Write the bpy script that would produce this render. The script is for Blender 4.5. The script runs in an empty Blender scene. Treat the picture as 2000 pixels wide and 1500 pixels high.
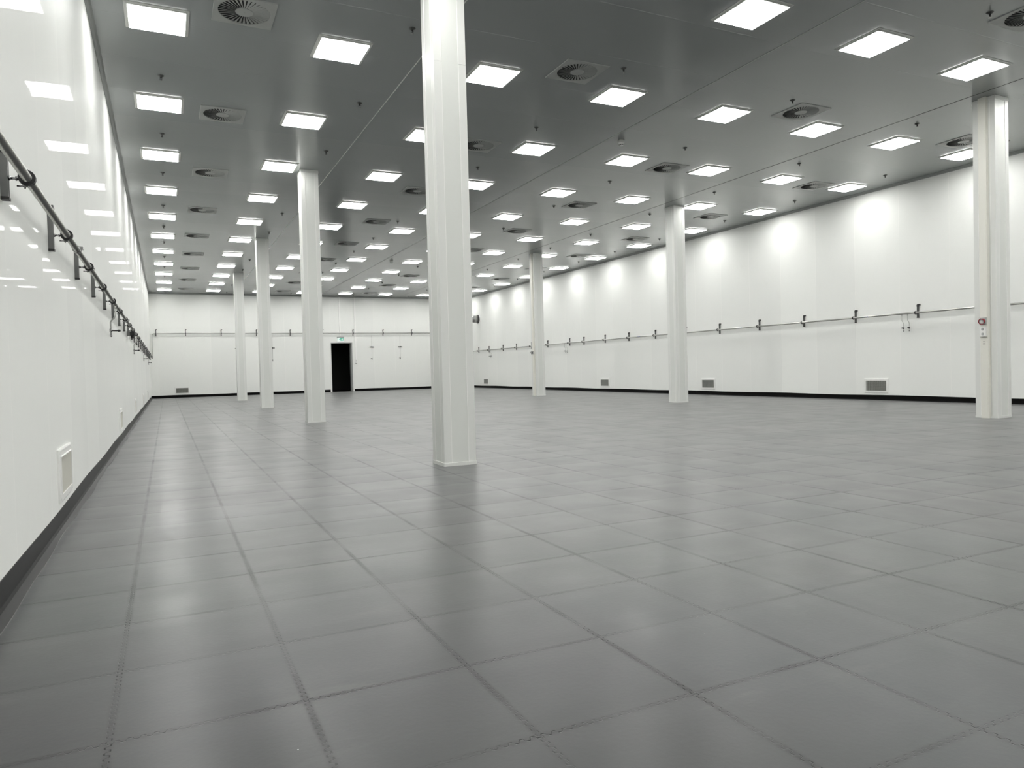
import bpy, bmesh, math, random
from mathutils import Vector, Matrix

random.seed(7)
SC = bpy.context.scene
COL = SC.collection
PI = math.pi

# ------------------------------------------------------------------ camera
CAMZ = 0.9435
yaw, pitch, roll = 0.4472, -0.0208, -0.0258
cy_, sy_ = math.cos(yaw), math.sin(yaw)
cp_, sp_ = math.cos(pitch), math.sin(pitch)
cr_, sr_ = math.cos(roll), math.sin(roll)
fw = Vector((sy_ * cp_, cy_ * cp_, sp_))
rt = Vector((cy_, -sy_, 0.0))
up = rt.cross(fw)
r2 = rt * cr_ + up * sr_
u2 = up * cr_ - rt * sr_
cam_d = bpy.data.cameras.new('camera')
cam_d.sensor_fit = 'HORIZONTAL'
cam_d.sensor_width = 36.0
cam_d.lens = 1405.56 / 2000.0 * 36.0
cam_d.clip_start = 0.05
cam_d.clip_end = 200
cam = bpy.data.objects.new('camera', cam_d)
cam.matrix_world = Matrix(((r2.x, u2.x, -fw.x, 0), (r2.y, u2.y, -fw.y, 0), (r2.z, u2.z, -fw.z, CAMZ), (0, 0, 0, 1)))
COL.objects.link(cam)
SC.camera = cam

# ------------------------------------------------------------------ world, exposure
w = bpy.data.worlds.new('world')
SC.world = w
w.use_nodes = True
w.node_tree.nodes['Background'].inputs[0].default_value = (0, 0, 0, 1)
w.node_tree.nodes['Background'].inputs[1].default_value = 0.0
SC.view_settings.view_transform = 'Standard'
SC.view_settings.look = 'None'
SC.view_settings.exposure = 0.0
SC.view_settings.gamma = 1.0
SC.view_settings.use_curve_mapping = False
SC.cycles.max_bounces = 10
SC.cycles.diffuse_bounces = 6
SC.cycles.glossy_bounces = 5
SC.cycles.use_denoising = True
LIGHT_L = 24.0                      # radiance of the LED panels (the only light in the hall)

# ------------------------------------------------------------------ dimensions
XL, XR = -0.639, 14.977
YN, YF = -8.6, 37.19
CEIL = 4.895
PIPE_OFF = 0.10

# ------------------------------------------------------------------ node helpers
class NT:
    def __init__(s, name):
        s.mat = bpy.data.materials.new(name)
        s.mat.use_nodes = True
        s.t = s.mat.node_tree
        s.b = s.t.nodes['Principled BSDF']
    def n(s, typ, **kw):
        nd = s.t.nodes.new(typ)
        for k, v in kw.items():
            setattr(nd, k, v)
        return nd
    def put(s, sock, v):
        if isinstance(v, bpy.types.NodeSocket):
            s.t.links.new(v, sock)
        elif isinstance(v, (tuple, list)) and len(v) == 3 and sock.type == 'RGBA':
            sock.default_value = (*v, 1)
        else:
            sock.default_value = v
    def m(s, op, a, b=None, c=None, clamp=False):
        nd = s.n('ShaderNodeMath', operation=op, use_clamp=clamp)
        s.put(nd.inputs[0], a)
        if b is not None: s.put(nd.inputs[1], b)
        if c is not None: s.put(nd.inputs[2], c)
        return nd.outputs[0]
    def pos(s):
        g = s.n('ShaderNodeNewGeometry')
        sep = s.n('ShaderNodeSeparateXYZ')
        s.t.links.new(g.outputs['Position'], sep.inputs[0])
        return sep.outputs[0], sep.outputs[1], sep.outputs[2]
    def vec(s, x, y, z):
        nd = s.n('ShaderNodeCombineXYZ')
        for i, v in enumerate((x, y, z)): s.put(nd.inputs[i], v)
        return nd.outputs[0]
    def noise(s, v, scale=1.0, detail=2.0, rough=0.5):
        nd = s.n('ShaderNodeTexNoise')
        s.put(nd.inputs['Vector'], v)
        nd.inputs['Scale'].default_value = scale
        nd.inputs['Detail'].default_value = detail
        nd.inputs['Roughness'].default_value = rough
        return nd.outputs['Fac']
    def white(s, v):
        nd = s.n('ShaderNodeTexWhiteNoise', noise_dimensions='3D')
        s.put(nd.inputs['Vector'], v)
        return nd.outputs['Value']
    def ramp(s, x, a, b, lo=0.0, hi=1.0):
        nd = s.n('ShaderNodeMapRange', interpolation_type='SMOOTHSTEP')
        s.put(nd.inputs[0], x)
        nd.inputs[1].default_value = a
        nd.inputs[2].default_value = b
        nd.inputs[3].default_value = lo
        nd.inputs[4].default_value = hi
        return nd.outputs[0]
    def mix(s, f, a, b):
        nd = s.n('ShaderNodeMix', data_type='RGBA')
        s.put(nd.inputs[0], f)
        s.put(nd.inputs[6], a)
        s.put(nd.inputs[7], b)
        return nd.outputs[2]
    def bump(s, h, dist=1.0, strength=1.0):
        nd = s.n('ShaderNodeBump')
        nd.inputs['Strength'].default_value = strength
        nd.inputs['Distance'].default_value = dist
        s.put(nd.inputs['Height'], h)
        s.t.links.new(nd.outputs[0], s.b.inputs['Normal'])
    def bsdf(s, color=None, rough=None, metal=None, spec=None, coat=None):
        if color is not None: s.put(s.b.inputs['Base Color'], color)
        if rough is not None: s.put(s.b.inputs['Roughness'], rough)
        if metal is not None: s.put(s.b.inputs['Metallic'], metal)
        if spec is not None: s.put(s.b.inputs['Specular IOR Level'], spec)
        if coat is not None: s.put(s.b.inputs['Coat Weight'], coat)

def plain(name, color, rough, metal=0.0, spec=0.5, grain=0.04, scale=30.0):
    t = NT(name)
    tc = t.n('ShaderNodeTexCoord')
    f = t.noise(tc.outputs['Object'], scale, 3.0)
    dark = tuple(c * (1 - grain) for c in color)
    lite = tuple(min(1, c * (1 + grain)) for c in color)
    t.bsdf(t.mix(f, dark, lite), rough, metal, spec)
    return t.mat

def wall_mat(name, axis, off, pitch, rough, spec, tilt, coat=0.0, wav=1.0, haze=0.0):
    t = NT(name)
    X, Y, Z = t.pos()
    A = (X, Y)[axis]
    a = t.m('DIVIDE', t.m('SUBTRACT', A, off), pitch)
    idx = t.m('FLOOR', t.m('ADD', a, 0.5))
    d = t.m('SUBTRACT', a, idx)                       # -.5..+.5, 0 on the joint
    dm = t.m('MULTIPLY', t.m('ABSOLUTE', d), pitch)   # metres from the joint
    line = t.ramp(dm, 0.003, 0.007, 1.0, 0.0)
    groove = t.ramp(dm, 0.0015, 0.005, 1.0, 0.0)
    cell = t.m('FLOOR', a)
    fr = t.m('SUBTRACT', t.m('FRACT', a), 0.5)
    rnd = t.m('SUBTRACT', t.white(t.vec(cell, 3.0, float(axis))), 0.5)
    h1 = t.m('MULTIPLY', t.m('MULTIPLY', fr, rnd), tilt)
    nz = t.noise(t.vec(t.m('MULTIPLY', A, 9.0), t.m('MULTIPLY', Z, 0.5), 0.0), 1.0, 3.0, 0.6)
    h2 = t.m('MULTIPLY', nz, 0.00010 * wav)
    lf = t.noise(t.vec(t.m('MULTIPLY', A, 1.2), t.m('MULTIPLY', Z, 0.6), 5.0), 1.0, 1.0)
    h3 = t.m('MULTIPLY', lf, 0.0008 * wav)
    h4 = t.m('MULTIPLY', groove, -0.001)
    h = t.m('ADD', t.m('ADD', h1, h2), t.m('ADD', h3, h4))
    tone = t.white(t.vec(cell, 8.0, 1.0))
    base = t.mix(tone, (0.845, 0.855, 0.828), (0.815, 0.825, 0.80))
    dirt = t.ramp(t.noise(t.vec(t.m('MULTIPLY', A, 2.0), t.m('MULTIPLY', Z, 1.0), 2.0), 2.0, 4.0), 0.55, 0.8)
    base = t.mix(t.m('MULTIPLY', dirt, 0.08), base, (0.66, 0.66, 0.62))
    t.bsdf(t.mix(t.m('MULTIPLY', line, 0.75), base, (0.90, 0.90, 0.87)), rough, 0.0, spec)
    if coat:
        t.b.inputs['Coat Weight'].default_value = coat
        t.b.inputs['Coat Roughness'].default_value = 0.02
        t.b.inputs['Coat IOR'].default_value = 1.35
    t.bump(h)
    t.t.links.new(t.b.inputs['Normal'].links[0].from_socket, t.b.inputs['Coat Normal'])
    if haze:
        gl = t.n('ShaderNodeBsdfAnisotropic')
        gl.inputs['Roughness'].default_value = 0.33
        gl.inputs['Color'].default_value = (0.95, 0.97, 1.0, 1)
        t.t.links.new(t.b.inputs['Normal'].links[0].from_socket, gl.inputs['Normal'])
        mx = t.n('ShaderNodeMixShader')
        mx.inputs[0].default_value = haze
        out = t.t.nodes['Material Output']
        t.t.links.new(t.b.outputs[0], mx.inputs[1])
        t.t.links.new(gl.outputs[0], mx.inputs[2])
        t.t.links.new(mx.outputs[0], out.inputs['Surface'])
    return t.mat

M = {}
M['wall_l'] = wall_mat('wall_panel_gloss', 1, 3.93, 1.12, 0.4, 0.0, 0.012, 0.115, 0.8, 0.022)
M['wall_r'] = wall_mat('wall_panel_right', 1, 9.72, 1.158, 0.38, 0.06, 0.006)
M['wall_f'] = wall_mat('wall_panel_far', 0, -0.30, 1.13, 0.30, 0.45, 0.006)

def ceiling_mat():
    t = NT('ceiling_panel')
    X, Y, Z = t.pos()
    a = t.m('DIVIDE', t.m('SUBTRACT', Y, 6.64), 1.128)
    d = t.m('MULTIPLY', t.m('ABSOLUTE', t.m('SUBTRACT', a, t.m('FLOOR', t.m('ADD', a, 0.5)))), 1.128)
    line = t.ramp(d, 0.003, 0.008, 1.0, 0.0)
    cell = t.m('FLOOR', a)
    rnd = t.m('SUBTRACT', t.white(t.vec(cell, 3.0, 5.0)), 0.5)
    fr = t.m('SUBTRACT', t.m('FRACT', a), 0.5)
    h = t.m('ADD', t.m('MULTIPLY', t.m('MULTIPLY', fr, rnd), 0.008), t.m('MULTIPLY', line, -0.001))
    nz = t.noise(t.vec(X, t.m('MULTIPLY', Y, 1.0), 0.0), 0.9, 2.0)
    h = t.m('ADD', h, t.m('MULTIPLY', nz, 0.003))
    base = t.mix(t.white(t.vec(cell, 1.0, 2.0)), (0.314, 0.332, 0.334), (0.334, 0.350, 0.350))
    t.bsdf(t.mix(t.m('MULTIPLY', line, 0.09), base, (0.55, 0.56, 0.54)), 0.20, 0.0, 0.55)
    t.bump(h)
    return t.mat
M['ceil'] = ceiling_mat()

def floor_mat():
    t = NT('interlocking_floor_tiles')
    X, Y, Z = t.pos()
    S = 0.49996
    u = t.m('DIVIDE', t.m('SUBTRACT', X, 0.3338), S)
    v = t.m('DIVIDE', t.m('SUBTRACT', Y, 2.127), S)
    nlow = t.noise(t.vec(X, Y, 0.0), 6.0, 2.0)
    def tooth(co, ph):
        s = t.m('SINE', t.m('MULTIPLY', co, 2 * PI / 0.031))
        q = t.m('MAXIMUM', t.m('MINIMUM', t.m('MULTIPLY', s, 2.2), 1.0), -1.0)
        return t.m('MULTIPLY', q, 0.0065)
    def seam(a, co, ph):
        d = t.m('MULTIPLY', t.m('SUBTRACT', a, t.m('FLOOR', t.m('ADD', a, 0.5))), S)
        raw = t.m('ABSOLUTE', d)
        z = t.m('ABSOLUTE', t.m('SUBTRACT', d, tooth(co, ph)))
        thin = t.ramp(z, 0.0008, 0.0030, 1.0, 0.0)
        wide = t.ramp(t.m('ADD', raw, t.m('MULTIPLY', t.m('SUBTRACT', nlow, 0.5), 0.012)), 0.002, 0.019, 1.0, 0.0)
        return thin, wide, raw
    t1, w1, r1 = seam(u, Y, 0)
    t2, w2, r2_ = seam(v, X, 1)
    patch = t.ramp(t.noise(t.vec(X, Y, 4.0), 3.1, 2.0), 0.40, 0.62)
    patch2 = t.ramp(t.noise(t.vec(X, Y, 9.0), 2.3, 2.0), 0.42, 0.66)
    corner1 = t.ramp(r2_, 0.02, 0.20, 1.0, 0.35)
    corner2 = t.ramp(r1, 0.02, 0.20, 1.0, 0.25)
    thin = t.m('MAXIMUM', t.m('MULTIPLY', t1, t.m('MULTIPLY', corner1, t.m('ADD', 0.45, t.m('MULTIPLY', patch, 0.55)))),
               t.m('MULTIPLY', t2, t.m('MULTIPLY', corner2, t.m('ADD', 0.35, t.m('MULTIPLY', patch2, 0.65)))))
    wide = t.m('MAXIMUM', t.m('MULTIPLY', w1, 0.9), t.m('MULTIPLY', w2, 0.8))
    cu, cv = t.m('FLOOR', u), t.m('FLOOR', v)
    tr = t.white(t.vec(cu, cv, 0.0))
    tr2 = t.white(t.vec(cu, cv, 7.0))
    base = t.mix(tr, (0.027, 0.0325, 0.034), (0.037, 0.041, 0.0415))
    base = t.mix(t.ramp(t.noise(t.vec(X, Y, 1.0), 0.8, 3.0), 0.35, 0.65, 0.0, 0.6), base, (0.044, 0.0415, 0.043))
    fine = t.noise(t.vec(X, Y, 2.0), 60.0, 3.0)
    base = t.mix(t.m('MULTIPLY', fine, 0.25), base, (0.030, 0.033, 0.033))
    # pale dusty scuffs, long across the hall
    sc = t.noise(t.vec(t.m('MULTIPLY', X, 0.9), t.m('MULTIPLY', Y, 3.5), 3.0), 1.4, 5.0, 0.65)
    base = t.mix(t.ramp(sc, 0.60, 0.78, 0.0, 0.45), base, (0.085, 0.087, 0.080))
    sm = t.noise(t.vec(t.m('MULTIPLY', X, 0.35), t.m('MULTIPLY', Y, 6.0), 6.0), 1.0, 3.0, 0.6)
    far = t.m('MULTIPLY', t.ramp(X, 4.5, 8.0), t.ramp(Y, 6.0, 9.5))
    base = t.mix(t.m('MULTIPLY', far, t.ramp(sm, 0.62, 0.70, 0.0, 0.55)), base, (0.22, 0.22, 0.20))
    base = t.mix(t.m('MULTIPLY', t.m('MULTIPLY', wide, t.ramp(t.noise(t.vec(X, Y, 14.0), 5.0, 3.0), 0.3, 0.7, 0.35, 1.0)), 0.75), base, (0.026, 0.027, 0.027))
    base = t.mix(t.m('MULTIPLY', thin, 0.75), base, (0.009, 0.009, 0.009))
    # grains of white grit
    vo = t.n('ShaderNodeTexVoronoi')
    t.put(vo.inputs['Vector'], t.vec(X, Y, 0.0))
    vo.inputs['Scale'].default_value = 5.0
    pick = t.ramp(t.noise(t.vec(X, Y, 11.0), 1.7, 1.0), 0.50, 0.56)
    grit = t.m('MULTIPLY', t.ramp(vo.outputs['Distance'], 0.008, 0.014, 1.0, 0.0), pick)
    base = t.mix(grit, base, (0.6, 0.6, 0.58))
    pill = t.m('ADD', t.ramp(r1, 0.0, 0.12, -1.0, 0.0), t.ramp(r2_, 0.0, 0.12, -1.0, 0.0))
    tilt = t.m('ADD', t.m('MULTIPLY', t.m('SUBTRACT', tr, 0.5), t.m('FRACT', u)), t.m('MULTIPLY', t.m('SUBTRACT', tr2, 0.5), t.m('FRACT', v)))
    h = t.m('ADD', t.m('MULTIPLY', pill, 0.0007), t.m('MULTIPLY', thin, -0.0012))
    h = t.m('ADD', h, t.m('MULTIPLY', tilt, 0.0035))
    h = t.m('ADD', h, t.m('MULTIPLY', fine, 0.00022))
    h = t.m('ADD', h, t.m('MULTIPLY', t.noise(t.vec(X, Y, 5.0), 4.0, 2.0), 0.0006))
    rough = t.ramp(t.noise(t.vec(X, Y, 12.0), 2.2, 4.0), 0.3, 0.7, 0.285, 0.345)
    worn = t.ramp(t.noise(t.vec(X, Y, 21.0), 2.6, 3.0), 0.35, 0.65, 0.25, 1.0)
    grime = t.m('SUBTRACT', 1.0, t.m('MAXIMUM', t.m('MULTIPLY', thin, 0.75), t.m('MULTIPLY', t.m('MULTIPLY', wide, worn), 0.55)))
    t.bsdf(base, rough, 0.0, t.m('MULTIPLY', grime, 0.34))
    t.put(t.b.inputs['Sheen Weight'], t.m('MULTIPLY', grime, 0.30))
    t.b.inputs['Sheen Roughness'].default_value = 0.35
    t.bump(h)
    return t.mat
M['floor'] = floor_mat()

M['white'] = plain('white_enamel', (0.80, 0.805, 0.775), 0.28)
M['pillar'] = plain('pillar_panel', (0.71, 0.725, 0.695), 0.45, spec=0.3, grain=0.02, scale=3)
M['trim'] = plain('pillar_trim', (0.74, 0.75, 0.725), 0.42, spec=0.35, grain=0.02, scale=3)
M['cream'] = plain('cream_plastic', (0.77, 0.762, 0.70), 0.34, grain=0.004, scale=1.5)
M['vent'] = plain('vent_white', (0.40, 0.412, 0.40), 0.4)
M['dark'] = plain('recess_shade', (0.010, 0.010, 0.011), 0.7)  # near-black painted for shade in openings, also joints and ports
M['vinyl'] = plain('black_vinyl', (0.009, 0.009, 0.009), 0.5, spec=0.3, grain=0.3, scale=6)
M['vinyl_edge'] = plain('grey_vinyl_edge', (0.16, 0.16, 0.155), 0.4, grain=0.2, scale=6)
M['steel'] = plain('stainless_pipe', (0.50, 0.50, 0.48), 0.32, 1.0, grain=0.01, scale=2)
M['galv'] = plain('galvanised_steel', (0.15, 0.153, 0.15), 0.42, 0.9, grain=0.1)
M['rubber'] = plain('black_rubber', (0.012, 0.012, 0.013), 0.5)
M['chrome'] = plain('chrome', (0.32, 0.32, 0.32), 0.22, 1.0)
M['red'] = plain('red_plastic', (0.30, 0.008, 0.022), 0.35)
M['grey'] = plain('grey_plastic', (0.42, 0.43, 0.42), 0.4)
M['cove'] = plain('cove_grey', (0.36, 0.375, 0.365), 0.4, grain=0.01)
M['slat'] = plain('slat_grey', (0.33, 0.33, 0.27), 0.5)
M['vinyl_black'] = plain('jet_black_vinyl', (0.003, 0.003, 0.003), 0.7, spec=0.08, grain=0.3, scale=6)
M['edge'] = plain('trim_glint_conduit_white', (0.90, 0.90, 0.88), 0.4, grain=0.0)  # painted glint for pillar trim edges; also the white of the conduits
M['frame'] = plain('lamp_frame', (0.60, 0.61, 0.585), 0.35, grain=0.01)
M['lid'] = plain('white_plastic', (0.82, 0.82, 0.80), 0.35)
M['blue'] = plain('blue_print', (0.03, 0.10, 0.35), 0.5)
M['duct'] = plain('galvanised_duct', (0.36, 0.365, 0.355), 0.35, 0.7, grain=0.15)
M['corridor'] = plain('dark_corridor', (0.012, 0.012, 0.010), 0.6)  # near-black walls put the unlit passage's darkness into the colour
M['jamb'] = plain('jamb_lining', (0.42, 0.43, 0.42), 0.4)
M['detector'] = plain('detector_white', (0.62, 0.62, 0.60), 0.45)

def emis(name, col, strength, base=(0.8, 0.8, 0.8)):
    t = NT(name)
    t.bsdf(base, 0.4)
    t.b.inputs['Emission Color'].default_value = (*col, 1)
    t.b.inputs['Emission Strength'].default_value = strength
    return t.mat
M['led'] = emis('led_diffuser', (1.0, 0.995, 0.965), LIGHT_L)
M['sign_white'] = emis('sign_white', (0.85, 1.0, 0.97), 0.35, (0.85, 0.9, 0.88))
M['sign_green'] = emis('sign_green', (0.0, 0.30, 0.18), 0.5, (0.0, 0.25, 0.15))

# ------------------------------------------------------------------ mesh helpers
def box(bm, x0, x1, y0, y1, z0, z1):
    vs = [bm.verts.new(p) for p in ((x0, y0, z0), (x1, y0, z0), (x1, y1, z0), (x0, y1, z0),
                                    (x0, y0, z1), (x1, y0, z1), (x1, y1, z1), (x0, y1, z1))]
    for f in ((0, 3, 2, 1), (4, 5, 6, 7), (0, 1, 5, 4), (1, 2, 6, 5), (2, 3, 7, 6), (3, 0, 4, 7)):
        bm.faces.new([vs[i] for i in f])
    return vs

def bbox(x0, x1, y0, y1, z0, z1, bev=0.0):
    bm = bmesh.new()
    box(bm, x0, x1, y0, y1, z0, z1)
    if bev:
        bmesh.ops.bevel(bm, geom=bm.edges[:], offset=bev, segments=2, profile=0.5, affect='EDGES')
    return bm

def ring_pts(c, ax, r, n, ref=None):
    ax = Vector(ax).normalized()
    ref = Vector((0, 0, 1)) if abs(ax.z) < 0.9 else Vector((1, 0, 0))
    a = ax.cross(ref).normalized()
    b = ax.cross(a)
    return [Vector(c) + a * (r * math.cos(2 * PI * i / n)) + b * (r * math.sin(2 * PI * i / n)) for i in range(n)]

def lathe(bm, c, ax, prof, n=24, cap=True):
    """prof: list of (distance along axis, radius)"""
    ax = Vector(ax).normalized()
    rings = []
    for d, r in prof:
        rings.append([bm.verts.new(p) for p in ring_pts(Vector(c) + ax * d, ax, max(r, 1e-4), n)])
    for a, b in zip(rings, rings[1:]):
        for i in range(n):
            f = bm.faces.new((a[i], b[i], b[(i + 1) % n], a[(i + 1) % n]))
            f.smooth = True
    if cap:
        bm.faces.new(rings[0])
        bm.faces.new(rings[-1][::-1])

def fillet(pts, rad, seg=6):
    out = [Vector(pts[0])]
    for i in range(1, len(pts) - 1):
        p, q, s = Vector(pts[i - 1]), Vector(pts[i]), Vector(pts[i + 1])
        a, b = (p - q), (s - q)
        r = min(rad, a.length * 0.45, b.length * 0.45)
        A, B = q + a.normalized() * r, q + b.normalized() * r
        for k in range(seg + 1):
            t = k / seg
            out.append(A * (1 - t) ** 2 + q * (2 * t * (1 - t)) + B * t * t)
    out.append(Vector(pts[-1]))
    return out

def tube(bm, pts, r, n=14, rad=0.0):
    pts = fillet(pts, rad) if rad else [Vector(p) for p in pts]
    rings = []
    prev = None
    for i, p in enumerate(pts):
        t = (pts[min(i + 1, len(pts) - 1)] - pts[max(i - 1, 0)]).normalized()
        if prev is None:
            ref = Vector((0, 0, 1)) if abs(t.z) < 0.9 else Vector((1, 0, 0))
            a = t.cross(ref).normalized()
        else:
            a = (prev - t * prev.dot(t)).normalized()
        prev = a
        b = t.cross(a)
        rings.append([bm.verts.new(p + a * (r * math.cos(2 * PI * k / n)) + b * (r * math.sin(2 * PI * k / n))) for k in range(n)])
    for a, b in zip(rings, rings[1:]):
        for i in range(n):
            f = bm.faces.new((a[i], a[(i + 1) % n], b[(i + 1) % n], b[i]))
            f.smooth = True
    bm.faces.new(rings[0][::-1])
    bm.faces.new(rings[-1])

def prism(bm, poly, origin, ex, ey, ez, depth):
    """extrude a 2-D polygon laid in ex/ey by depth along ez"""
    o, ex, ey, ez = Vector(origin), Vector(ex), Vector(ey), Vector(ez)
    lo = [bm.verts.new(o + ex * x + ey * y) for x, y in poly]
    hi = [bm.verts.new(o + ex * x + ey * y + ez * depth) for x, y in poly]
    n = len(poly)
    bm.faces.new(lo[::-1])
    bm.faces.new(hi)
    for i in range(n):
        bm.faces.new((lo[i], lo[(i + 1) % n], hi[(i + 1) % n], hi[i]))

def add(name, bm, mat, parent=None, label=None, mats=None):
    bmesh.ops.recalc_face_normals(bm, faces=bm.faces[:])
    me = bpy.data.meshes.new(name)
    bm.to_mesh(me)
    bm.free()
    for m_ in ([mat] if mats is None else mats):
        me.materials.append(m_)
    o = bpy.data.objects.new(name, me)
    COL.objects.link(o)
    if parent is not None:
        o.parent = parent
    if label:
        o['label'] = label
    return o

def thing(name, label, cat, loc=(0, 0, 0), rz=0.0, group=None):
    o = bpy.data.objects.new(name, None)
    COL.objects.link(o)
    o.location = loc
    o.rotation_euler = (0, 0, rz)
    o.empty_display_size = 0.1
    o['label'] = label
    o['category'] = cat
    if group: o['group'] = group
    return o

def tag(o, label, cat, group=None):
    o['label'] = label
    o['category'] = cat
    if group: o['group'] = group
    return o

def struct(name, bm, mat, mats=None, parent=None):
    o = add(name, bm, mat, parent, mats=mats)
    o['kind'] = 'structure'
    return o

def dup(root, loc, label, rz=None):
    r = root.copy()
    COL.objects.link(r)
    r.location = loc
    if rz is not None: r.rotation_euler = (0, 0, rz)
    r['label'] = label
    for ch in list(root.children):
        c = ch.copy()
        COL.objects.link(c)
        c.parent = r
        for g in list(ch.children):
            d = g.copy()
            COL.objects.link(d)
            d.parent = c
    return r

ORD = ['zeroth', 'first', 'second', 'third', 'fourth', 'fifth', 'sixth', 'seventh', 'eighth', 'ninth', 'tenth', 'eleventh',
       'twelfth', 'thirteenth', 'fourteenth', 'fifteenth', 'sixteenth', 'seventeenth', 'eighteenth', 'nineteenth',
       'twentieth', 'twenty-first', 'twenty-second', 'twenty-third', 'twenty-fourth', 'twenty-fifth', 'twenty-sixth']

# ------------------------------------------------------------------ room shell
T = 0.12
DX0, DX1, DZ = 7.61, 8.72, 2.53          # doorway in the far wall
struct('floor', bbox(XL - T, XR + T, YN - T, YF + T, -0.1, 0.0), M['floor'])
struct('ceiling', bbox(XL - T, XR + T, YN - T, YF + T, CEIL, CEIL + 0.1), M['ceil'])
struct('wall_left', bbox(XL - T, XL, YN, YF, 0, CEIL), M['wall_l'])
struct('wall_right', bbox(XR, XR + T, YN, YF, 0, CEIL), M['wall_r'])
struct('wall_near', bbox(XL, XR, YN - T, YN, 0, CEIL), M['wall_f'])
bm = bmesh.new()
box(bm, XL - T, DX0, YF, YF + T, 0, CEIL)
box(bm, DX1, XR + T, YF, YF + T, 0, CEIL)
box(bm, DX0, DX1, YF, YF + T, DZ, CEIL)
struct('wall_far', bm, M['wall_f'])

# dark passage behind the doorway
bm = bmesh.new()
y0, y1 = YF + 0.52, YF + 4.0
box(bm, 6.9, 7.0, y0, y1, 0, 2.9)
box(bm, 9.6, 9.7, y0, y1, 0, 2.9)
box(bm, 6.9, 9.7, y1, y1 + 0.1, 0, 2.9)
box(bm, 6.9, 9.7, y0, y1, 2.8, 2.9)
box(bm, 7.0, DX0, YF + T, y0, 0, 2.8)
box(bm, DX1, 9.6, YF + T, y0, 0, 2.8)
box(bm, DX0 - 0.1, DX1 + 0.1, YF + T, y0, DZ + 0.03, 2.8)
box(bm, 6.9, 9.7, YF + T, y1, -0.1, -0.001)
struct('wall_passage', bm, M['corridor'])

# door frame: white architrave plus deep grey lining
door = bpy.data.objects.new('door_1', None)
COL.objects.link(door)
door.location = ((DX0 + DX1) / 2, YF, 0)
door['kind'] = 'structure'
door['label'] = 'open dark doorway with a white frame in the far wall'
ox = (DX0 + DX1) / 2
hw = (DX1 - DX0) / 2
bm = bmesh.new()
box(bm, -hw - 0.06, -hw + 0.004, -0.018, 0.0, 0, DZ + 0.06)
box(bm, hw - 0.004, hw + 0.06, -0.018, 0.0, 0, DZ + 0.06)
box(bm, -hw + 0.004, hw - 0.004, -0.018, 0.0, DZ - 0.004, DZ + 0.06)
add('architrave', bm, M['lid'], door)
bm = bmesh.new()
box(bm, -hw, -hw + 0.03, 0.0, 0.50, 0, DZ)
box(bm, hw - 0.03, hw, 0.0, 0.50, 0, DZ)
box(bm, -hw + 0.03, hw - 0.03, 0.0, 0.50, DZ - 0.03, DZ)
box(bm, hw - 0.055, hw - 0.03, 0.10, 0.14, 0, DZ - 0.03)
add('lining', bm, M['jamb'], door)

# small coved trims along the ceiling
def cove(name, p0, p1, inward):
    bm = bmesh.new()
    p0, p1, iw = Vector(p0), Vector(p1), Vector(inward)
    prof = [(0.0, 0.0), (0.05, 0.0), (0.05, 0.006), (0.030, 0.012), (0.012, 0.030), (0.006, 0.05), (0.0, 0.05)]
    prism(bm, prof, p0, iw, (0, 0, -1), (p1 - p0).normalized(), (p1 - p0).length)
    struct(name, bm, M['cove'])
cove('trim_1', (XL, YN, CEIL), (XL, YF, CEIL), (1, 0, 0))
cove('trim_2', (XR, YN, CEIL), (XR, YF, CEIL), (-1, 0, 0))
cove('trim_3', (XL, YF, CEIL), (XR, YF, CEIL), (0, -1, 0))

# ceiling joint covers running the length of the hall
struct('trim_4', bbox(3.013, 3.025, YN, YF, CEIL - 0.005, CEIL), M['white'])
struct('trim_5', bbox(7.045, 7.060, YN, YF, CEIL - 0.004, CEIL), M['vent'])
struct('trim_6', bbox(11.125, 11.140, YN, YF, CEIL - 0.002, CEIL), M['dark'])

# black vinyl skirting, loose and wavy at the foot
def skirting(name, p0, p1, inward, h, toe, edge=None, step=0.12, wav=0.010, zw=0.006):
    p0, p1, iw = Vector(p0), Vector(p1), Vector(inward)
    L = (p1 - p0).length
    d = (p1 - p0).normalized()
    n = max(2, int(L / step))
    bm = bmesh.new()
    rows = []
    for i in range(n + 1):
        s = L * i / n
        wv = wav * (math.sin(s * 2.1 + 0.6) * 0.6 + math.sin(s * 5.3 + 1.0) * 0.4)
        zz = zw * math.sin(s * 1.7)
        b = p0 + d * s
        tt = max(0.012, toe + wv)
        prof = [(0.0, 0.0), (0.0, h + zz), (0.004, h + zz), (0.006, 0.03), (0.012, 0.014), (tt, 0.006), (tt, 0.0)]
        rows.append([bm.verts.new(b + iw * x + Vector((0, 0, z))) for x, z in prof])
    k = len(rows[0])
    for a, b in zip(rows, rows[1:]):
        for j in range(k):
            f = bm.faces.new((a[j], b[j], b[(j + 1) % k], a[(j + 1) % k]))
            f.material_index = 1 if j == 5 and edge else 0
    bm.faces.new(rows[0][::-1])
    bm.faces.new(rows[-1])
    struct(name, bm, None, mats=[M['vinyl'] if edge else M['vinyl_black'], M['vinyl_edge']])
skirting('baseboard_left', (XL, YN, 0), (XL, YF, 0), (1, 0, 0), 0.125, 0.045, True)
skirting('baseboard_right', (XR, YN, 0), (XR, YF, 0), (-1, 0, 0), 0.115, 0.02)
skirting('baseboard_far', (XL, YF, 0), (DX0 - 0.06, YF, 0), (0, -1, 0), 0.125, 0.02)
skirting('baseboard_far_right', (DX1 + 0.06, YF, 0), (XR, YF, 0), (0, -1, 0), 0.125, 0.02)

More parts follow.
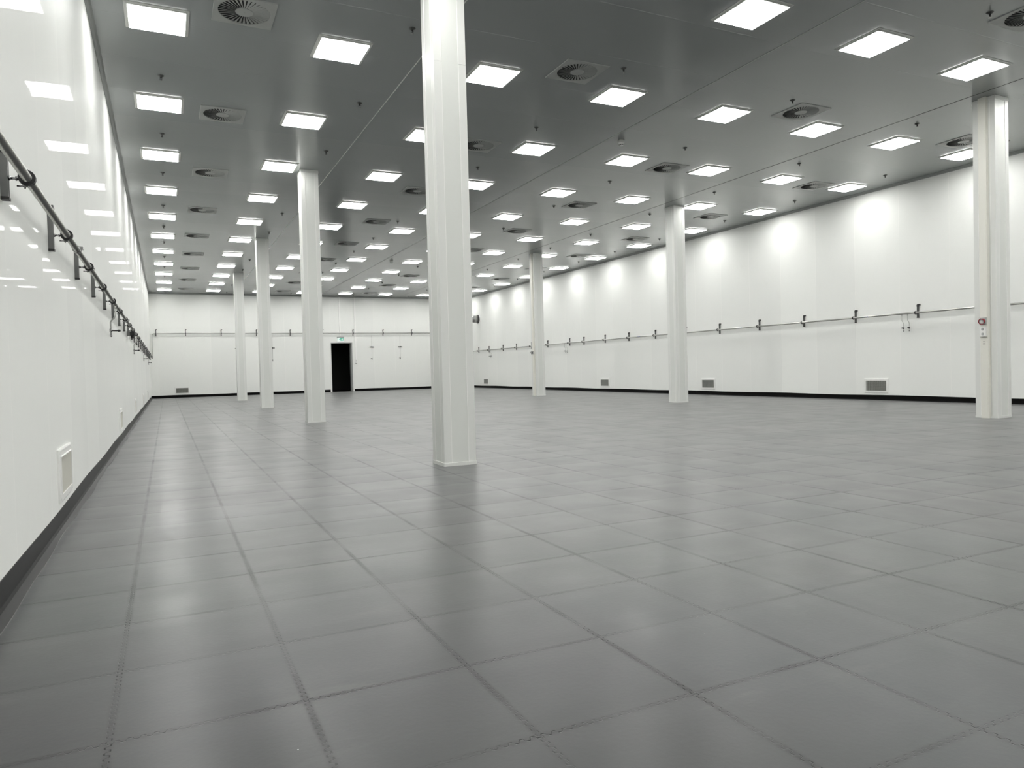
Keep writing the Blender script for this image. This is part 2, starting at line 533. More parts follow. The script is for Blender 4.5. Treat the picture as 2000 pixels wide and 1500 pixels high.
# ------------------------------------------------------------------ LED ceiling panels
SCL = 0.9957
LX = [(0.035 + 2.0243 * i) * SCL for i in range(8)]
LY = [(8.898 + 2.690 * j) * SCL for j in range(-6, 11)]  # rows out of view are added so the near walls and floor get light
GL = 'square LED panels in the ceiling'
def light_label(i, r):
    return 'glowing square ceiling light, %s column from left wall, %s row from far wall' % (ORD[i + 1], ORD[r])
p = thing('ceiling_light', light_label(0, 1), 'ceiling light', group=GL)
bm = bmesh.new()
def sqring(bm, a, za, b, zb):
    va = [bm.verts.new((sx * a, sy * a, za)) for sx, sy in ((-1, -1), (1, -1), (1, 1), (-1, 1))]
    vb = [bm.verts.new((sx * b, sy * b, zb)) for sx, sy in ((-1, -1), (1, -1), (1, 1), (-1, 1))]
    for i in range(4):
        bm.faces.new((va[i], va[(i + 1) % 4], vb[(i + 1) % 4], vb[i]))
sqring(bm, 0.320, 0.0, 0.318, -0.006)
sqring(bm, 0.318, -0.006, 0.304, -0.009)
sqring(bm, 0.304, -0.009, 0.290, -0.018)
sqring(bm, 0.290, -0.018, 0.2812, -0.021)
bmesh.ops.remove_doubles(bm, verts=bm.verts[:], dist=1e-5)
add('frame', bm, M['frame'], p)
bm = bbox(-0.2815, 0.2815, -0.2815, 0.2815, -0.0235, -0.004)
add('diffuser', bm, M['led'], p, 'glowing white diffuser')
first = True
nrow = len(LY)
for j in range(nrow):
    for i in range(8):
        r = nrow - j
        if first:
            p.location = (LX[i], LY[j], CEIL)
            p['label'] = light_label(i, r)
            first = False
        else:
            dup(p, (LX[i], LY[j], CEIL), light_label(i, r))

# ------------------------------------------------------------------ swirl air vents
GV = 'swirl air vents in the ceiling'
def vent_label(i, r):
    return 'ceiling swirl air vent, %s column from left wall, %s row from far wall' % (ORD[i + 1], ORD[r])
v = thing('ceiling_vent', vent_label(0, 1), 'air vent', group=GV)
bm = bmesh.new()
N = 48
R = 0.268
inn = [bm.verts.new((R * math.cos(2 * PI * k / N), R * math.sin(2 * PI * k / N), -0.010)) for k in range(N)]
inu = [bm.verts.new((R * math.cos(2 * PI * k / N), R * math.sin(2 * PI * k / N), -0.001)) for k in range(N)]
h = 0.313
def sq(k):
    a = 2 * PI * k / N
    c, s = math.cos(a), math.sin(a)
    f = h / max(abs(c), abs(s))
    return c * f, s * f
out = [bm.verts.new((*sq(k), -0.010)) for k in range(N)]
ou2 = [bm.verts.new((*[q * 1.008 for q in sq(k)], 0.0)) for k in range(N)]
for k in range(N):
    n = (k + 1) % N
    bm.faces.new((inn[k], out[k], out[n], inn[n]))
    bm.faces.new((out[k], ou2[k], ou2[n], out[n]))
    bm.faces.new((inn[k], inn[n], inu[n], inu[k]))
add('face_plate', bm, M['vent'], v)
bm = bmesh.new()
lathe(bm, (0, 0, -0.0015), (0, 0, 1), [(0, 0.272), (0.0012, 0.272)], 48)
add('throat_shade', bm, M['dark'], v)  # flat black disc paints the shade inside the vent
bm = bmesh.new()
NB = 36
for k in range(NB):
    a = 2 * PI * (k + 0.5) / NB
    er = Vector((math.cos(a), math.sin(a), 0))
    et = Vector((-math.sin(a), math.cos(a), 0))
    q = []
    for rr, wd in ((0.090, 0.0056), (0.266, 0.0180)):
        zt = 0.0060
        q.append((er * rr + et * wd + Vector((0, 0, -0.0108)), er * rr - et * wd * 0.55 + Vector((0, 0, -0.0108 + zt * 1.3))))
    th = Vector((0, 0, 0.0008))
    (a0, a1), (b0, b1) = q
    vs = [bm.verts.new(x) for x in (a0, a1, b1, b0, a0 + th, a1 + th, b1 + th, b0 + th)]
    for f in ((0, 1, 2, 3), (7, 6, 5, 4), (0, 4, 5, 1), (1, 5, 6, 2), (2, 6, 7, 3), (3, 7, 4, 0)):
        bm.faces.new([vs[x] for x in f])
add('blades', bm, M['vent'], v)
bm = bmesh.new()
lathe(bm, (0, 0, -0.0125), (0, 0, 1), [(0.0, 0.090), (0.003, 0.094), (0.010, 0.094)], 36)
lathe(bm, (0, 0, -0.0145), (0, 0, 1), [(0.0, 0.004), (0.002, 0.006)], 10)
add('hub', bm, M['vent'], v)
VX = [0.89, 5.08, 9.19, 13.28]
VY = [4.95, 8.33, 11.71, 15.13, 18.56, 21.98, 25.25, 28.6, 31.95, 35.3]
first = True
for j, y in enumerate(VY):
    for i, x in enumerate(VX):
        r = len(VY) - j
        if first:
            v.location = (x, y, CEIL); v['label'] = vent_label(i, r); first = False
        else:
            dup(v, (x, y, CEIL), vent_label(i, r))

# ------------------------------------------------------------------ sprinklers
GS = 'pendent sprinkler heads in the ceiling'
def sp_label(i, r):
    return 'small dark sprinkler head, %s column from left wall, %s row from far wall' % (ORD[i + 1], ORD[r])
s = thing('sprinkler_head', sp_label(0, 1), 'sprinkler', group=GS)
bm = bmesh.new()
lathe(bm, (0, 0, 0), (0, 0, -1), [(0.0, 0.040), (0.004, 0.040), (0.010, 0.034), (0.022, 0.014)], 20)
add('escutcheon', bm, M['galv'], s)
bm = bmesh.new()
lathe(bm, (0, 0, -0.012), (0, 0, -1), [(0.0, 0.011), (0.014, 0.011), (0.016, 0.006), (0.034, 0.0035), (0.040, 0.006)], 12)
tube(bm, [(-0.010, 0, -0.024), (-0.014, 0, -0.038), (-0.003, 0, -0.054)], 0.0022, 6)
tube(bm, [(0.010, 0, -0.024), (0.014, 0, -0.038), (0.003, 0, -0.054)], 0.0022, 6)
add('body', bm, M['rubber'], s)
bm = bmesh.new()
lathe(bm, (0, 0, -0.054), (0, 0, -1), [(0.0, 0.005), (0.001, 0.017), (0.003, 0.018)], 16)
add('deflector', bm, M['chrome'], s)
SX = [0.06, 2.68, 5.60, 8.66, 11.52, 14.05]
SY = [5.11, 8.0, 10.5, 12.97, 15.43, 18.35, 20.84, 23.25, 26.0, 28.45, 30.95, 33.3, 36.3]
first = True
for j, y in enumerate(SY):
    for i, x in enumerate(SX):
        r = len(SY) - j
        if first:
            s.location = (x, y, CEIL); s['label'] = sp_label(i, r); first = False
        else:
            dup(s, (x, y, CEIL), sp_label(i, r))

# ------------------------------------------------------------------ smoke detectors
d = thing('smoke_detector', 'round white detector hanging from the ceiling joint, the one nearer the camera', 'smoke detector',
          (7.30, 10.55, CEIL), group='ceiling detectors')
bm = bmesh.new()
lathe(bm, (0, 0, 0), (0, 0, -1), [(0.0, 0.055), (0.045, 0.055), (0.050, 0.050)], 28)
add('base', bm, M['detector'], d)
bm = bmesh.new()
lathe(bm, (0, 0, -0.050), (0, 0, -1), [(0.0, 0.048), (0.03, 0.050), (0.045, 0.036), (0.048, 0.018)], 28)
add('sensor_head', bm, M['lid'], d)
bm = bmesh.new()
for k in range(8):
    a = 2 * PI * k / 8
    c = Vector((0.044 * math.cos(a), 0.044 * math.sin(a), -0.087))
    lathe(bm, c, (math.cos(a), math.sin(a), -0.6), [(0, 0.009), (0.003, 0.009)], 8)
add('sensor_slots', bm, M['dark'], d)
dup(d, (7.30, 24.8, CEIL), 'round white detector on the ceiling, the farther one near the far wall')

# ------------------------------------------------------------------ pillars
PW, PD = 0.335, 0.335
def pillar(label, x0, y0, duct=None):
    t = thing('pillar', label, 'pillar', (x0, y0, 0), group='white clad pillars')
    H0, H1 = 0.0, CEIL
    add('casing', bbox(0.003, PW - 0.003, 0.003, PD - 0.003, H0, H1), M['pillar'], t)
    cw = 0.078
    jz = 3.98 + random.uniform(-.05, .05)
    for sx, sy in ((0, 0), (1, 0), (1, 1), (0, 1)):
        bm = bmesh.new()
        for za, zb in ((0.030, jz), (jz + 0.003, H1 - 0.05)):
            X0, X1 = (0.0, cw) if sx == 0 else (PW - cw, PW)
            Y0, Y1 = (0.0, cw) if sy == 0 else (PD - cw, PD)
            ex = 0.0 if sx == 0 else PW - 0.006
            ey = 0.0 if sy == 0 else PD - 0.006
            box(bm, X0, X1, ey, ey + 0.006, za, zb)
            if sy == 0: box(bm, ex, ex + 0.006, 0.006, Y1, za, zb)
            else: box(bm, ex, ex + 0.006, Y0, PD - 0.006, za, zb)
            nf = len(bm.faces)
            xe = cw if sx == 0 else PW - cw
            ye = cw if sy == 0 else PD - cw
            eo = (ey - 0.001, ey + 0.006) if sy == 0 else (ey, ey + 0.007)
            fo = (ex - 0.001, ex + 0.006) if sx == 0 else (ex, ex + 0.007)
            box(bm, xe - 0.0025, xe + 0.0025, eo[0], eo[1], za, zb)  # strips painted brighter for the light the trim edges catch
            box(bm, fo[0], fo[1], ye - 0.0025, ye + 0.0025, za, zb)
            bm.faces.ensure_lookup_table()
            for f_ in bm.faces[nf:]: f_.material_index = 1
        add('corner_trim', bm, None, t, mats=[M['trim'], M['edge']])
    bm = bmesh.new()
    e = 0.005
    for (a, b, c, d_) in ((-e, PW + e, -e, 0.004), (-e, PW + e, PD - 0.004, PD + e), (-e, 0.004, 0.004, PD - 0.004), (PW - 0.004, PW + e, 0.004, PD - 0.004)):
        box(bm, a, b, c, d_, 0.0, 0.034)
    add('base_trim', bm, M['trim'], t)
    bm = bmesh.new()
    for (a, b, c, d_) in ((-e, PW + e, -e, 0.004), (-e, PW + e, PD - 0.004, PD + e), (-e, 0.004, 0.004, PD - 0.004), (PW - 0.004, PW + e, 0.004, PD - 0.004)):
        box(bm, a, b, c, d_, H1 - 0.055, H1 - 0.002)
    add('head_trim', bm, M['trim'], t)
    if duct:
        side, dep, ya, yb, zb0 = duct
        bm = bmesh.new()
        if side < 0: xa, xb = -dep, 0.0
        else: xa, xb = PW, PW + dep
        b0 = bbox(xa, xb, ya, yb, zb0, H1 - 0.002)
        add('cable_duct', b0, M['cream'], t, 'cream cable duct')
        cvx = (xa - 0.003, xa + 0.002) if side < 0 else (xb - 0.002, xb + 0.003)
        add('duct_cover', bbox(cvx[0], cvx[1], ya + 0.012, yb - 0.012, zb0 + 0.004, H1 - 0.01), M['cream'], t, 'cream duct cover')
    return t
pillar('thick white pillar nearest the camera, reaching past the top of the frame', 2.437, 6.655, (1, 0.022, 0.09, 0.20, 0.02))
pillar('white pillar just left of the doorway, second of the left row', 2.45, 14.28)
pillar('slim white pillar, third of the left row counting from the camera', 2.45, 21.85)
pillar('slimmest white pillar at the far end of the left row', 2.44, 29.35)
pillar('white pillar at the right edge carrying the red socket', 11.392, 6.668, (-1, 0.06, 0.102, 0.217, 0.0))
pillar('plain white pillar in the middle of the right row', 11.445, 14.36)
pillar('slim white pillar before the right wall, with a cream duct, third of the right row', 11.47, 21.95, (-1, 0.045, 0.07, 0.18, 0.0))
pillar('farthest white pillar of the right row, hidden behind the nearest pillar', 11.42, 29.5)

# sockets on the ducts (they face -X)
def sockets(x, y, where, full):
    cname = 'red' if full else 'dark'
    t = thing('industrial_socket', cname + ' round industrial socket in a grey box on the %s' % where, 'socket', (x, y, 1.495))
    add('socket_box', bbox(-0.030, 0.0, -0.045, 0.045, -0.058, 0.050, 0.004), M['grey'], t, 'grey box')
    bm = bmesh.new()
    lathe(bm, (-0.028, 0, -0.004), (-1, 0, -0.25), [(0.0, 0.040), (0.020, 0.041), (0.034, 0.046), (0.042, 0.046), (0.042, 0.039), (0.030, 0.038)], 28)
    add('collar', bm, M['red'] if full else M['rubber'], t, cname + ' collar')
    bm = bmesh.new()
    lathe(bm, (-0.050, 0, -0.010), (-1, 0, -0.25), [(0.0, 0.036), (0.012, 0.036)], 24)
    add('contact_face', bm, M['grey'], t)
    bm = bmesh.new()
    prism(bm, [(-0.022, -0.020), (0.022, -0.020), (0.018, 0.004), (0.014, 0.020), (-0.014, 0.020), (-0.018, 0.004)],
          (-0.063, 0, -0.013), (0, 1, 0), (-0.24, 0, 0.97), (-0.97, 0, -0.24), 0.006)
    add('cap', bm, M['lid'], t, 'white cap')
    if not full:
        return
    t = thing('double_outlet', 'white double outlet below the red socket on the %s' % where, 'outlet', (x, y, 1.33))
    add('outlet_plate', bbox(-0.034, 0.0, -0.042, 0.042, -0.078, 0.078, 0.004), M['lid'], t)
    for z in (0.038, -0.036):
        bm = bmesh.new()
        lathe(bm, (-0.0335, 0, z), (-1, 0, 0), [(0.0, 0.021), (0.0015, 0.021)], 20)
        g = add('outlet_well', bm, M['grey'], t, 'round grey well')
        bm = bmesh.new()
        for yy in (-0.009, 0.009):
            lathe(bm, (-0.0348, yy, z), (-1, 0, 0), [(0, 0.003), (0.0008, 0.003)], 8)
        add('pin_hole', bm, M['dark'], g)
    t = thing('data_socket', 'tiny black data port below the outlet on the %s' % where, 'socket', (x, y, 1.16))
    add('port_plate', bbox(-0.006, 0.0, -0.022, 0.022, -0.034, 0.034, 0.002), M['cream'], t)
    bm = bmesh.new()
    box(bm, -0.0075, -0.0055, -0.008, 0.008, 0.010, 0.022)
    box(bm, -0.0075, -0.0055, -0.012, 0.012, -0.022, -0.010)
    add('port', bm, M['dark'], t, 'black port')
sockets(11.392 - 0.063, 6.668 + 0.160, 'right edge pillar', True)
sockets(11.47 - 0.048, 21.95 + 0.125, 'slim pillar before the right wall', False)

# ------------------------------------------------------------------ pipes
ZL, ZR, ZFP = 1.862, 1.955, 3.01
px_l = XL + PIPE_OFF
py_f = YF - PIPE_OFF
PR = 0.0205
pipe = thing('air_pipe', 'grey steel pipe along the left wall that climbs the corner and crosses the far wall', 'pipe', (px_l, YN, 0))
bm = bmesh.new()
ox_, oy_ = px_l, YN
tube(bm, [(0, 0.01, ZL), (0, py_f - oy_, ZL), (0, py_f - oy_, ZFP), (14.55 - ox_, py_f - oy_, ZFP)], PR, 18, 0.12)
add('tube', bm, M['steel'], pipe)
for yy in (5.9, 12.9, 18.6, 24.6, 30.4):
    bm = bmesh.new()
    lathe(bm, (0, yy - oy_ - 0.035, ZL), (0, 1, 0), [(0, PR + 0.001), (0.002, PR + 0.006), (0.022, PR + 0.006), (0.024, PR + 0.002), (0.046, PR + 0.002), (0.048, PR + 0.006), (0.068, PR + 0.006), (0.070, PR + 0.001)], 18)
    box(bm, 0.018, 0.040, yy - oy_ - 0.012, yy - oy_ + 0.012, ZL - 0.002, ZL + 0.022)
    add('coupling', bm, M['chrome'], pipe, 'clamped pipe coupling')
px_r = XR - PIPE_OFF
pipe2 = thing('air_pipe', 'thin steel pipe running along the right wall behind the pillars', 'pipe', (px_r, YN, 0))
bm = bmesh.new()
tube(bm, [(0, 0.01, ZR), (0, 35.75 - YN, ZR), (0, 35.75 - YN, ZR - 0.14)], PR, 18, 0.06)
add('tube', bm, M['steel'], pipe2)
for yy in (11.6, 15.7, 20.6, 29.7):
    bm = bmesh.new()
    for k in range(4):
        box(bm, -PR - 0.0008, -PR + 0.004, yy - YN + k * 0.045, yy - YN + k * 0.045 + 0.03, ZR - 0.006, ZR + 0.004)
    add('blue_marking', bm, M['blue'], pipe2, 'small blue printed marks')

# bracket: wall on local x=0, sticks out along +x, z=0 at the pipe centre
GB = 'pipe brackets along the walls'
def make_bracket(label, z0, z1, clip):
    t = thing('pipe_bracket', label, 'bracket', group=GB)
    bm = bmesh.new()
    box(bm, 0.0, 0.004, -0.019, 0.019, z0, z1)
    box(bm, 0.0, 0.030, -0.019, -0.0155, z0, z1)
    box(bm, 0.0, 0.030, 0.0155, 0.019, z0, z1)
    box(bm, 0.027, 0.030, -0.0155, -0.008, z0, z1)
    box(bm, 0.027, 0.030, 0.008, 0.0155, z0, z1)
    add('channel', bm, M['galv'], t, 'slotted steel channel')
    bm = bmesh.new()
    box(bm, 0.0, 0.033, -0.021, 0.021, z0 - 0.010, z0 + 0.003)
    add('end_cap', bm, M['rubber'], t, 'black end cap')
    bm = bmesh.new()
    box(bm, 0.0, 0.033, -0.021, 0.021, z1 - 0.003, z1 + 0.006)
    add('end_cap', bm, M['rubber'], t, 'black end cap')
    bm = bmesh.new()
    lathe(bm, (0.030, 0, -0.005), (1, 0, 0), [(0, 0.0055), (0.048, 0.0055)], 10)
    lathe(bm, (0.030, 0, -0.005), (1, 0, 0), [(0, 0.011), (0.008, 0.011)], 6)
    lathe(bm, (0.056, 0, -0.005), (1, 0, 0), [(0, 0.010), (0.007, 0.010)], 6)
    add('rod', bm, M['chrome'], t)
    bm = bmesh.new()
    n = 28
    ri, ro, hwid = PR + 0.0002, PR + 0.014, 0.014
    rings = []
    for (r_, y_) in ((ri, -hwid), (ro, -hwid), (ro, hwid), (ri, hwid)):
        rings.append([bm.verts.new((PIPE_OFF + r_ * math.cos(2 * PI * k / n), y_, r_ * math.sin(2 * PI * k / n))) for k in range(n)])
    for q in range(4):
        a, b = rings[q], rings[(q + 1) % 4]
        for k in range(n):
            bm.faces.new((a[k], a[(k + 1) % n], b[(k + 1) % n], b[k]))
    c = add('clamp_ring', bm, M['rubber'], t, 'black rubber-lined ring')
    bm = bmesh.new()
    lathe(bm, (PIPE_OFF - 0.006, 0.0, -PR - 0.006), (-0.2, 0, -1), [(0, 0.004), (0.022, 0.004)], 8)
    lathe(bm, (PIPE_OFF - 0.040, 0.0, -PR - 0.017), (1, 0, 0), [(0, 0.004), (0.046, 0.004)], 8)
    lathe(bm, (PIPE_OFF + 0.002, 0.0, PR + 0.006), (0, 0, 1), [(0, 0.004), (0.014, 0.004)], 8)
    add('clamp_bolt', bm, M['chrome'], t)
    if clip:
        bm = bmesh.new()
        prism(bm, [(-0.022, 0.0), (0.022, 0.0), (0.026, 0.018), (0.056, 0.022), (0.054, 0.040), (0.022, 0.052), (-0.004, 0.050), (-0.022, 0.030)],
              (0.006, 0, z1 + 0.004), (0, 1, 0), (0, 0, 1), (1, 0, 0), 0.026)
        add('hook_clip', bm, M['rubber'], t, 'dark hook clip')
    return t
# left wall
LYB = [3.89 + 1.437 * k for k in range(24)]
bA = make_bracket('x', -0.095, 0.105, False)
bB = make_bracket('x', -0.095, 0.130, True)
usedA = usedB = False
k = 0
for k, y in enumerate([3.89 - 1.437 * 2, 3.89 - 1.437] + LYB):
    if y > YF - 0.3: break
    idx = k - 1
    nm = ('steel bracket holding the left wall pipe, %s from the camera end' % ORD[idx]) if idx >= 1 else \
         ('steel bracket holding the left wall pipe, beside the camera')
    if k == 0: nm = 'steel bracket holding the left wall pipe, behind the camera'
    loc = (XL, y, ZL)
    if idx in (2, 4, 7, 9, 12, 15, 18, 21):
        if not usedB: bB.location = loc; bB['label'] = nm; usedB = True
        else: dup(bB, loc, nm, 0.0)
    else:
        if not usedA: bA.location = loc; bA['label'] = nm; usedA = True
        else: dup(bA, loc, nm, 0.0)
# far wall
bF = make_bracket('x', -0.12, 0.14, True)
FXB = [-0.38, 0.87, 2.43, 4.03, 5.63, 7.22, 8.77, 10.36, 11.93, 13.5]
for k, x in enumerate(FXB):
    nm = 'bracket of the high pipe on the far wall, %s from the left corner' % ORD[k + 1]
    loc = (x, YF, ZFP)
    if k == 0:
        bF.location = loc; bF['label'] = nm; bF.rotation_euler = (0, 0, -PI / 2)
    else: dup(bF, loc, nm, -PI / 2)
# right wall
RYB = [1.1, 2.65, 4.2, 5.75, 7.3, 8.88, 10.43, 12.02, 13.57, 15.13, 16.73, 18.28, 19.87, 21.42, 22.97, 24.5, 25.62, 27.5, 29.05, 30.6, 32.1, 33.8, 35.15]
R2b = make_bracket('x', -0.105, 0.135, True)
vis = 0
for k, y in enumerate(RYB):
    n_ = len(RYB) - k
    nm = 'dark bracket of the pipe on the right wall, %s from the far corner' % ORD[n_]
    loc = (XR, y, ZR)
    if k == 0:
        R2b.location = loc; R2b['label'] = nm; R2b.rotation_euler = (0, 0, PI)
    else: dup(R2b, loc, nm, PI)

# valve block cluster on the left pipe
t = thing('pipe_regulator', 'black regulator block hanging on the left wall pipe, far along', 'regulator', (XL, 15.2, ZL))
add('block', bbox(0.05, 0.13, -0.05, 0.05, -0.115, -0.036, 0.008), M['rubber'], t)
bm = bmesh.new()
lathe(bm, (0.09, 0, -0.112), (0, 0, -1), [(0, 0.028), (0.04, 0.028), (0.055, 0.015)], 18)
add('bowl', bm, M['rubber'], t)
add('mounting_plate', bbox(0.0, 0.052, -0.03, 0.03, -0.12, -0.03), M['galv'], t)

# thin drop tubes with shut-off valves (local +x = away from the wall, z=0 at the pipe centre)
GD = 'thin drop tubes with shut-off valves'
def make_drop(label, r):
    t = thing('drop_tube', label, 'drop pipe', group=GD)
    bm = bmesh.new()
    tube(bm, [(PIPE_OFF, 0, -PR - 0.001), (PIPE_OFF, 0, -0.15), (0.045, 0, -0.21), (0.045, 0, -0.385)], r, 10, 0.02)
    lathe(bm, (PIPE_OFF, 0, -PR - 0.0005), (0, 0, -1), [(0, 0.012), (0.03, 0.012), (0.034, 0.0075)], 12)
    add('tube', bm, M['steel'], t)
    bm = bmesh.new()
    lathe(bm, (0.045, 0, -0.30), (0, 0, -1), [(0, 0.008), (0.004, 0.015), (0.040, 0.015), (0.044, 0.008)], 12)
    lathe(bm, (0.045, 0, -0.372), (0, 0, -1), [(0, 0.009), (0.005, 0.013), (0.024, 0.013), (0.028, 0.009)], 12)
    add('valve', bm, M['chrome'], t)
    bm = bmesh.new()
    tube(bm, [(0.045, -0.005, -0.320), (0.075, 0.030, -0.322), (0.125, 0.035, -0.322)], 0.0095, 10)
    lathe(bm, (0.115, 0.035, -0.322), (1, 0, 0), [(0, 0.010), (0.006, 0.014), (0.03, 0.013), (0.034, 0.007)], 12)
    add('lever', bm, M['rubber'], t, 'black lever')
    return t
dp = make_drop('thin drop tube with black valve under the left wall pipe, nearest the camera', 0.0085)
dp.location = (XL, 10.05, ZL)
for k, y in enumerate((17.05, 24.2, 30.7)):
    dup(dp, (XL, y, ZL), 'thin drop tube with black valve under the left wall pipe, %s from the camera' % ORD[k + 2], 0.0)
dpr = make_drop('thin drop tube with valve under the right wall pipe, right tube of the nearest pair', 0.0055)
started = False
for pair, (ya, yb) in zip(('behind the red socket pillar end', 'midway along the hall', 'near the far corner'), ((10.62, 10.76), (25.78, 25.92), (33.42, 33.58))):
    for y, w_ in ((ya, 'right tube'), (yb, 'left tube')):
        pl = {'behind the red socket pillar end': 'nearest', 'midway along the hall': 'middle', 'near the far corner': 'farthest'}[pair]
        if not started:
            dpr.location = (XR, y, ZR); dpr.rotation_euler = (0, 0, PI); started = True
        else:
            dup(dpr, (XR, y, ZR), 'thin drop tube with valve under the right wall pipe, %s of the %s pair' % (w_, pl), PI)
# far wall drops are longer, with a flat bar valve
def far_drop(label):
    t = thing('drop_tube', label, 'drop pipe', group='long drop tubes on the far wall')
    bm = bmesh.new()
    tube(bm, [(PIPE_OFF, 0, -PR), (PIPE_OFF, 0, -0.10), (0.03, 0, -0.17), (0.03, 0, -1.30)], 0.0042, 8, 0.03)
    add('tube', bm, M['steel'], t)
    bm = bmesh.new()
    box(bm, 0.0, 0.035, -0.11, 0.11, -0.745, -0.710)
    box(bm, 0.035, 0.05, -0.03, 0.03, -0.75, -0.700)
    add('valve', bm, M['rubber'], t, 'black bar valve')
    bm = bmesh.new()
    lathe(bm, (0.03, 0, -1.29), (0, 0, -1), [(0, 0.010), (0.02, 0.016), (0.07, 0.016), (0.085, 0.008)], 10)
    lathe(bm, (0.03, 0.0, -1.315), (0, -1, 0), [(0, 0.012), (0.06, 0.012)], 8)
    add('tap', bm, M['galv'], t)
    return t
fd = far_drop('long thin drop tube on the far wall, just right of the doorway')
fd.location = (9.74, YF, ZFP); fd.rotation_euler = (0, 0, -PI / 2)
dup(fd, (11.27, YF, ZFP), 'long thin drop tube on the far wall, rightmost one in sight', -PI / 2)
dup(fd, (4.76, YF, ZFP), 'long thin drop tube on the far wall, beside the third left pillar', -PI / 2)
dup(fd, (3.14, YF, ZFP), 'long thin drop tube on the far wall, behind the farthest left pillar', -PI / 2)

# ------------------------------------------------------------------ wall grilles (local: wall on x=0, sticks out +x)
GG = 'white return air grilles low on the walls'
def make_grille(label, light):
    t = thing('wall_grille', label, 'grille', group=GG)
    W2, H2, w2, h2 = 0.315, 0.170, 0.265, 0.117
    bm = bmesh.new()
    def rect(a, b, x): return [bm.verts.new((x, sy * a, sz * b)) for sy, sz in ((-1, -1), (1, -1), (1, 1), (-1, 1))]
    prof = [(W2, H2, 0.0), (W2, H2, 0.010), (W2 - 0.010, H2 - 0.010, 0.014), (w2 + 0.008, h2 + 0.008, 0.014), (w2 + 0.006, h2 + 0.006, 0.020), (w2, h2, 0.020), (w2, h2, 0.002)]
    rs = [rect(*q) for q in prof]
    for a, b in zip(rs, rs[1:]):
        for k in range(4):
            bm.faces.new((a[k], a[(k + 1) % 4], b[(k + 1) % 4], b[k]))
    add('frame', bm, M['lid'], t)
    add('recess_shade', bbox(0.0005, 0.0022, -w2, w2, -h2, h2), M['dark'], t)  # black sheet on the wall, painted shade behind the slats
    bm = bmesh.new()
    n = 20
    for k in range(n):
        y = -w2 + (k + 0.5) * 2 * w2 / n
        box(bm, 0.0105, 0.0165, y - 0.0026, y + 0.0026, -h2, h2)
    add('upright_slats', bm, M['cream'] if light else M['vent'], t)
    bm = bmesh.new()
    n = 16
    for k in range(n):
        z = -h2 + (k + 0.5) * 2 * h2 / n
        box(bm, 0.004, 0.009, -w2, w2, z - (0.0035 if light else 0.0028), z + (0.0035 if light else 0.0028))
    add('cross_slats', bm, M['cream'] if light else M['slat'], t)
    for sy in (-1, 1):
        for sz in (-1, 1):
            bm = bmesh.new()
            lathe(bm, (0.013, sy * (W2 - 0.028), sz * (H2 - 0.024)), (1, 0, 0), [(0, 0.007), (0.003, 0.006)], 10)
            add('screw', bm, M['trim'], t)
    return t
GZ = 0.335
g = make_grille('white wall grille low on the left wall, nearest the camera', True)
g.location = (XL, 5.64, GZ)
for k, y in enumerate((12.2, 17.75, 23.6, 29.4)):
    dup(g, (XL, y, GZ), 'white wall grille low on the left wall, %s from the camera' % ORD[k + 2], 0.0)
g2 = make_grille('dark slatted wall grille on the right wall, nearest the right edge pillar', False)
g2.location = (XR, 11.5, GZ); g2.rotation_euler = (0, 0, PI)
for y, nm in ((17.3, 'second from the right edge, by the plain middle pillar'), (23.07, 'third from the right edge'),
              (28.8, 'behind the slim duct pillar'), (34.32, 'farthest, right of the nearest pillar')):
    dup(g2, (XR, y, GZ), 'slatted grille on the right wall, ' + nm, PI)
dup(g2, (0.65, YF, GZ), 'slatted grille low on the far wall, at the left corner', -PI / 2)
dup(g2, (6.50, YF, GZ), 'slatted grille low on the far wall, half hidden behind a pillar', -PI / 2)

# ------------------------------------------------------------------ far wall fittings
t = thing('cable_conduit', 'white vertical conduit on the far wall, from the ceiling down to the exit sign', 'conduit', (8.10, YF, 0), group='white conduits on the far wall')
add('conduit_run', bbox(-0.034, 0.034, -0.055, 0.0, 2.86, CEIL - 0.05), M['edge'], t)
t = thing('cable_conduit', 'white vertical conduit right of the doorway, from the ceiling down to a socket', 'conduit', (8.89, YF, 0), group='white conduits on the far wall')
add('conduit_run', bbox(-0.034, 0.034, -0.055, 0.0, 1.66, CEIL - 0.05), M['edge'], t)
t = thing('wall_socket', 'white wall socket strip at the end of the conduit right of the doorway', 'socket', (8.89, YF, 1.54))
add('socket_plate', bbox(-0.045, 0.045, -0.045, 0.0, -0.12, 0.12, 0.004), M['lid'], t)
for z in (0.05, -0.02):
    bm = bmesh.new()
    lathe(bm, (0.0, -0.044, z), (0, -1, 0), [(0, 0.016), (0.002, 0.016)], 14)
    add('socket_well', bm, M['grey'], t)
add('lower_port', bbox(-0.04, 0.04, -0.052, -0.04, -0.11, -0.085), M['galv'], t, 'grey lower port')

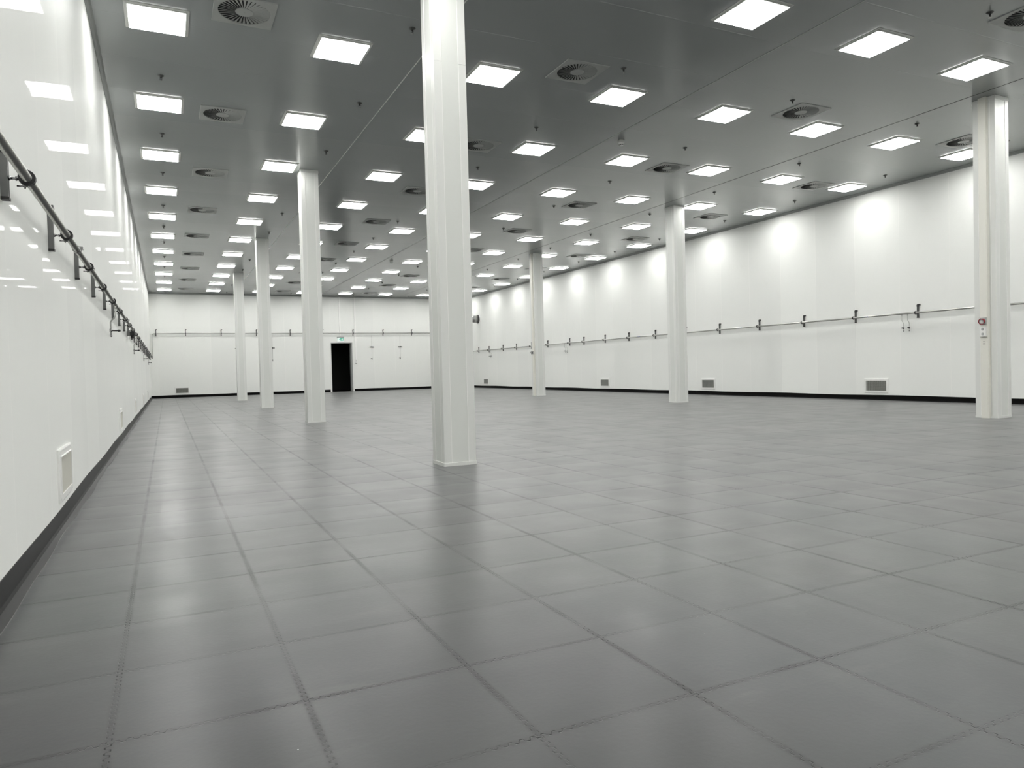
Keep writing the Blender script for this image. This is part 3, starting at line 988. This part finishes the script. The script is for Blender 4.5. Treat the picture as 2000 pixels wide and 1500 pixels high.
t = thing('exit_sign', 'green and white emergency exit sign above the dark doorway', 'exit sign', (8.12, YF, 2.70))
add('housing', bbox(-0.175, 0.175, -0.075, 0.0, 0.085, 0.115, 0.003), M['galv'], t, 'grey top housing')
add('sign_plate', bbox(-0.165, 0.165, -0.055, -0.020, -0.105, 0.085, 0.002), M['sign_white'], t, 'lit white plate')
bm = bmesh.new()
f0, dep = -0.0552, 0.0012
box(bm, -0.150, -0.128, f0 - dep, f0, -0.075, 0.070)
box(bm, -0.02, 0.145, f0 - dep, f0, -0.075, 0.070)
add('green_field', bm, M['sign_green'], t, 'green panels')
bm = bmesh.new()
prism(bm, [(0.0, 0.050), (0.050, -0.004), (0.026, -0.004), (0.026, -0.052), (-0.026, -0.052), (-0.026, -0.004), (-0.050, -0.004)],
      (0.070, f0 - dep, 0.0), (1, 0, 0), (0, 0, 1), (0, -1, 0), 0.001)
add('arrow', bm, M['sign_white'], t, 'white arrow')
bm = bmesh.new()
lathe(bm, (-0.070, f0, 0.032), (0, -1, 0), [(0, 0.010), (0.001, 0.010)], 12)
prism(bm, [(-0.010, 0.018), (0.010, 0.018), (0.026, 0.000), (0.020, -0.004), (0.008, 0.004), (0.006, -0.016), (0.022, -0.040), (0.014, -0.044), (-0.002, -0.022),
           (-0.020, -0.036), (-0.026, -0.030), (-0.008, -0.010), (-0.010, 0.002), (-0.024, -0.006), (-0.027, 0.000)],
      (-0.072, f0, 0.0), (1, 0, 0), (0, 0, 1), (0, -1, 0), 0.001)
add('running_figure', bm, M['sign_green'], t, 'green running figure')

# round duct end low in the far right of the right wall
t = thing('duct_outlet', 'round grey duct end sticking out of the right wall beside the nearest pillar', 'duct', (XR, 35.2, 3.63))
bm = bmesh.new()
lathe(bm, (-0.03, 0, 0), (-1, 0, 0), [(0, 0.19), (0.22, 0.19), (0.30, 0.155), (0.34, 0.10), (0.355, 0.03)], 32)
add('dome', bm, M['duct'], t)
bm = bmesh.new()
lathe(bm, (0.0, 0, 0), (-1, 0, 0), [(0, 0.225), (0.03, 0.225), (0.035, 0.19)], 32)
add('flange', bm, M['rubber'], t, 'dark flange')
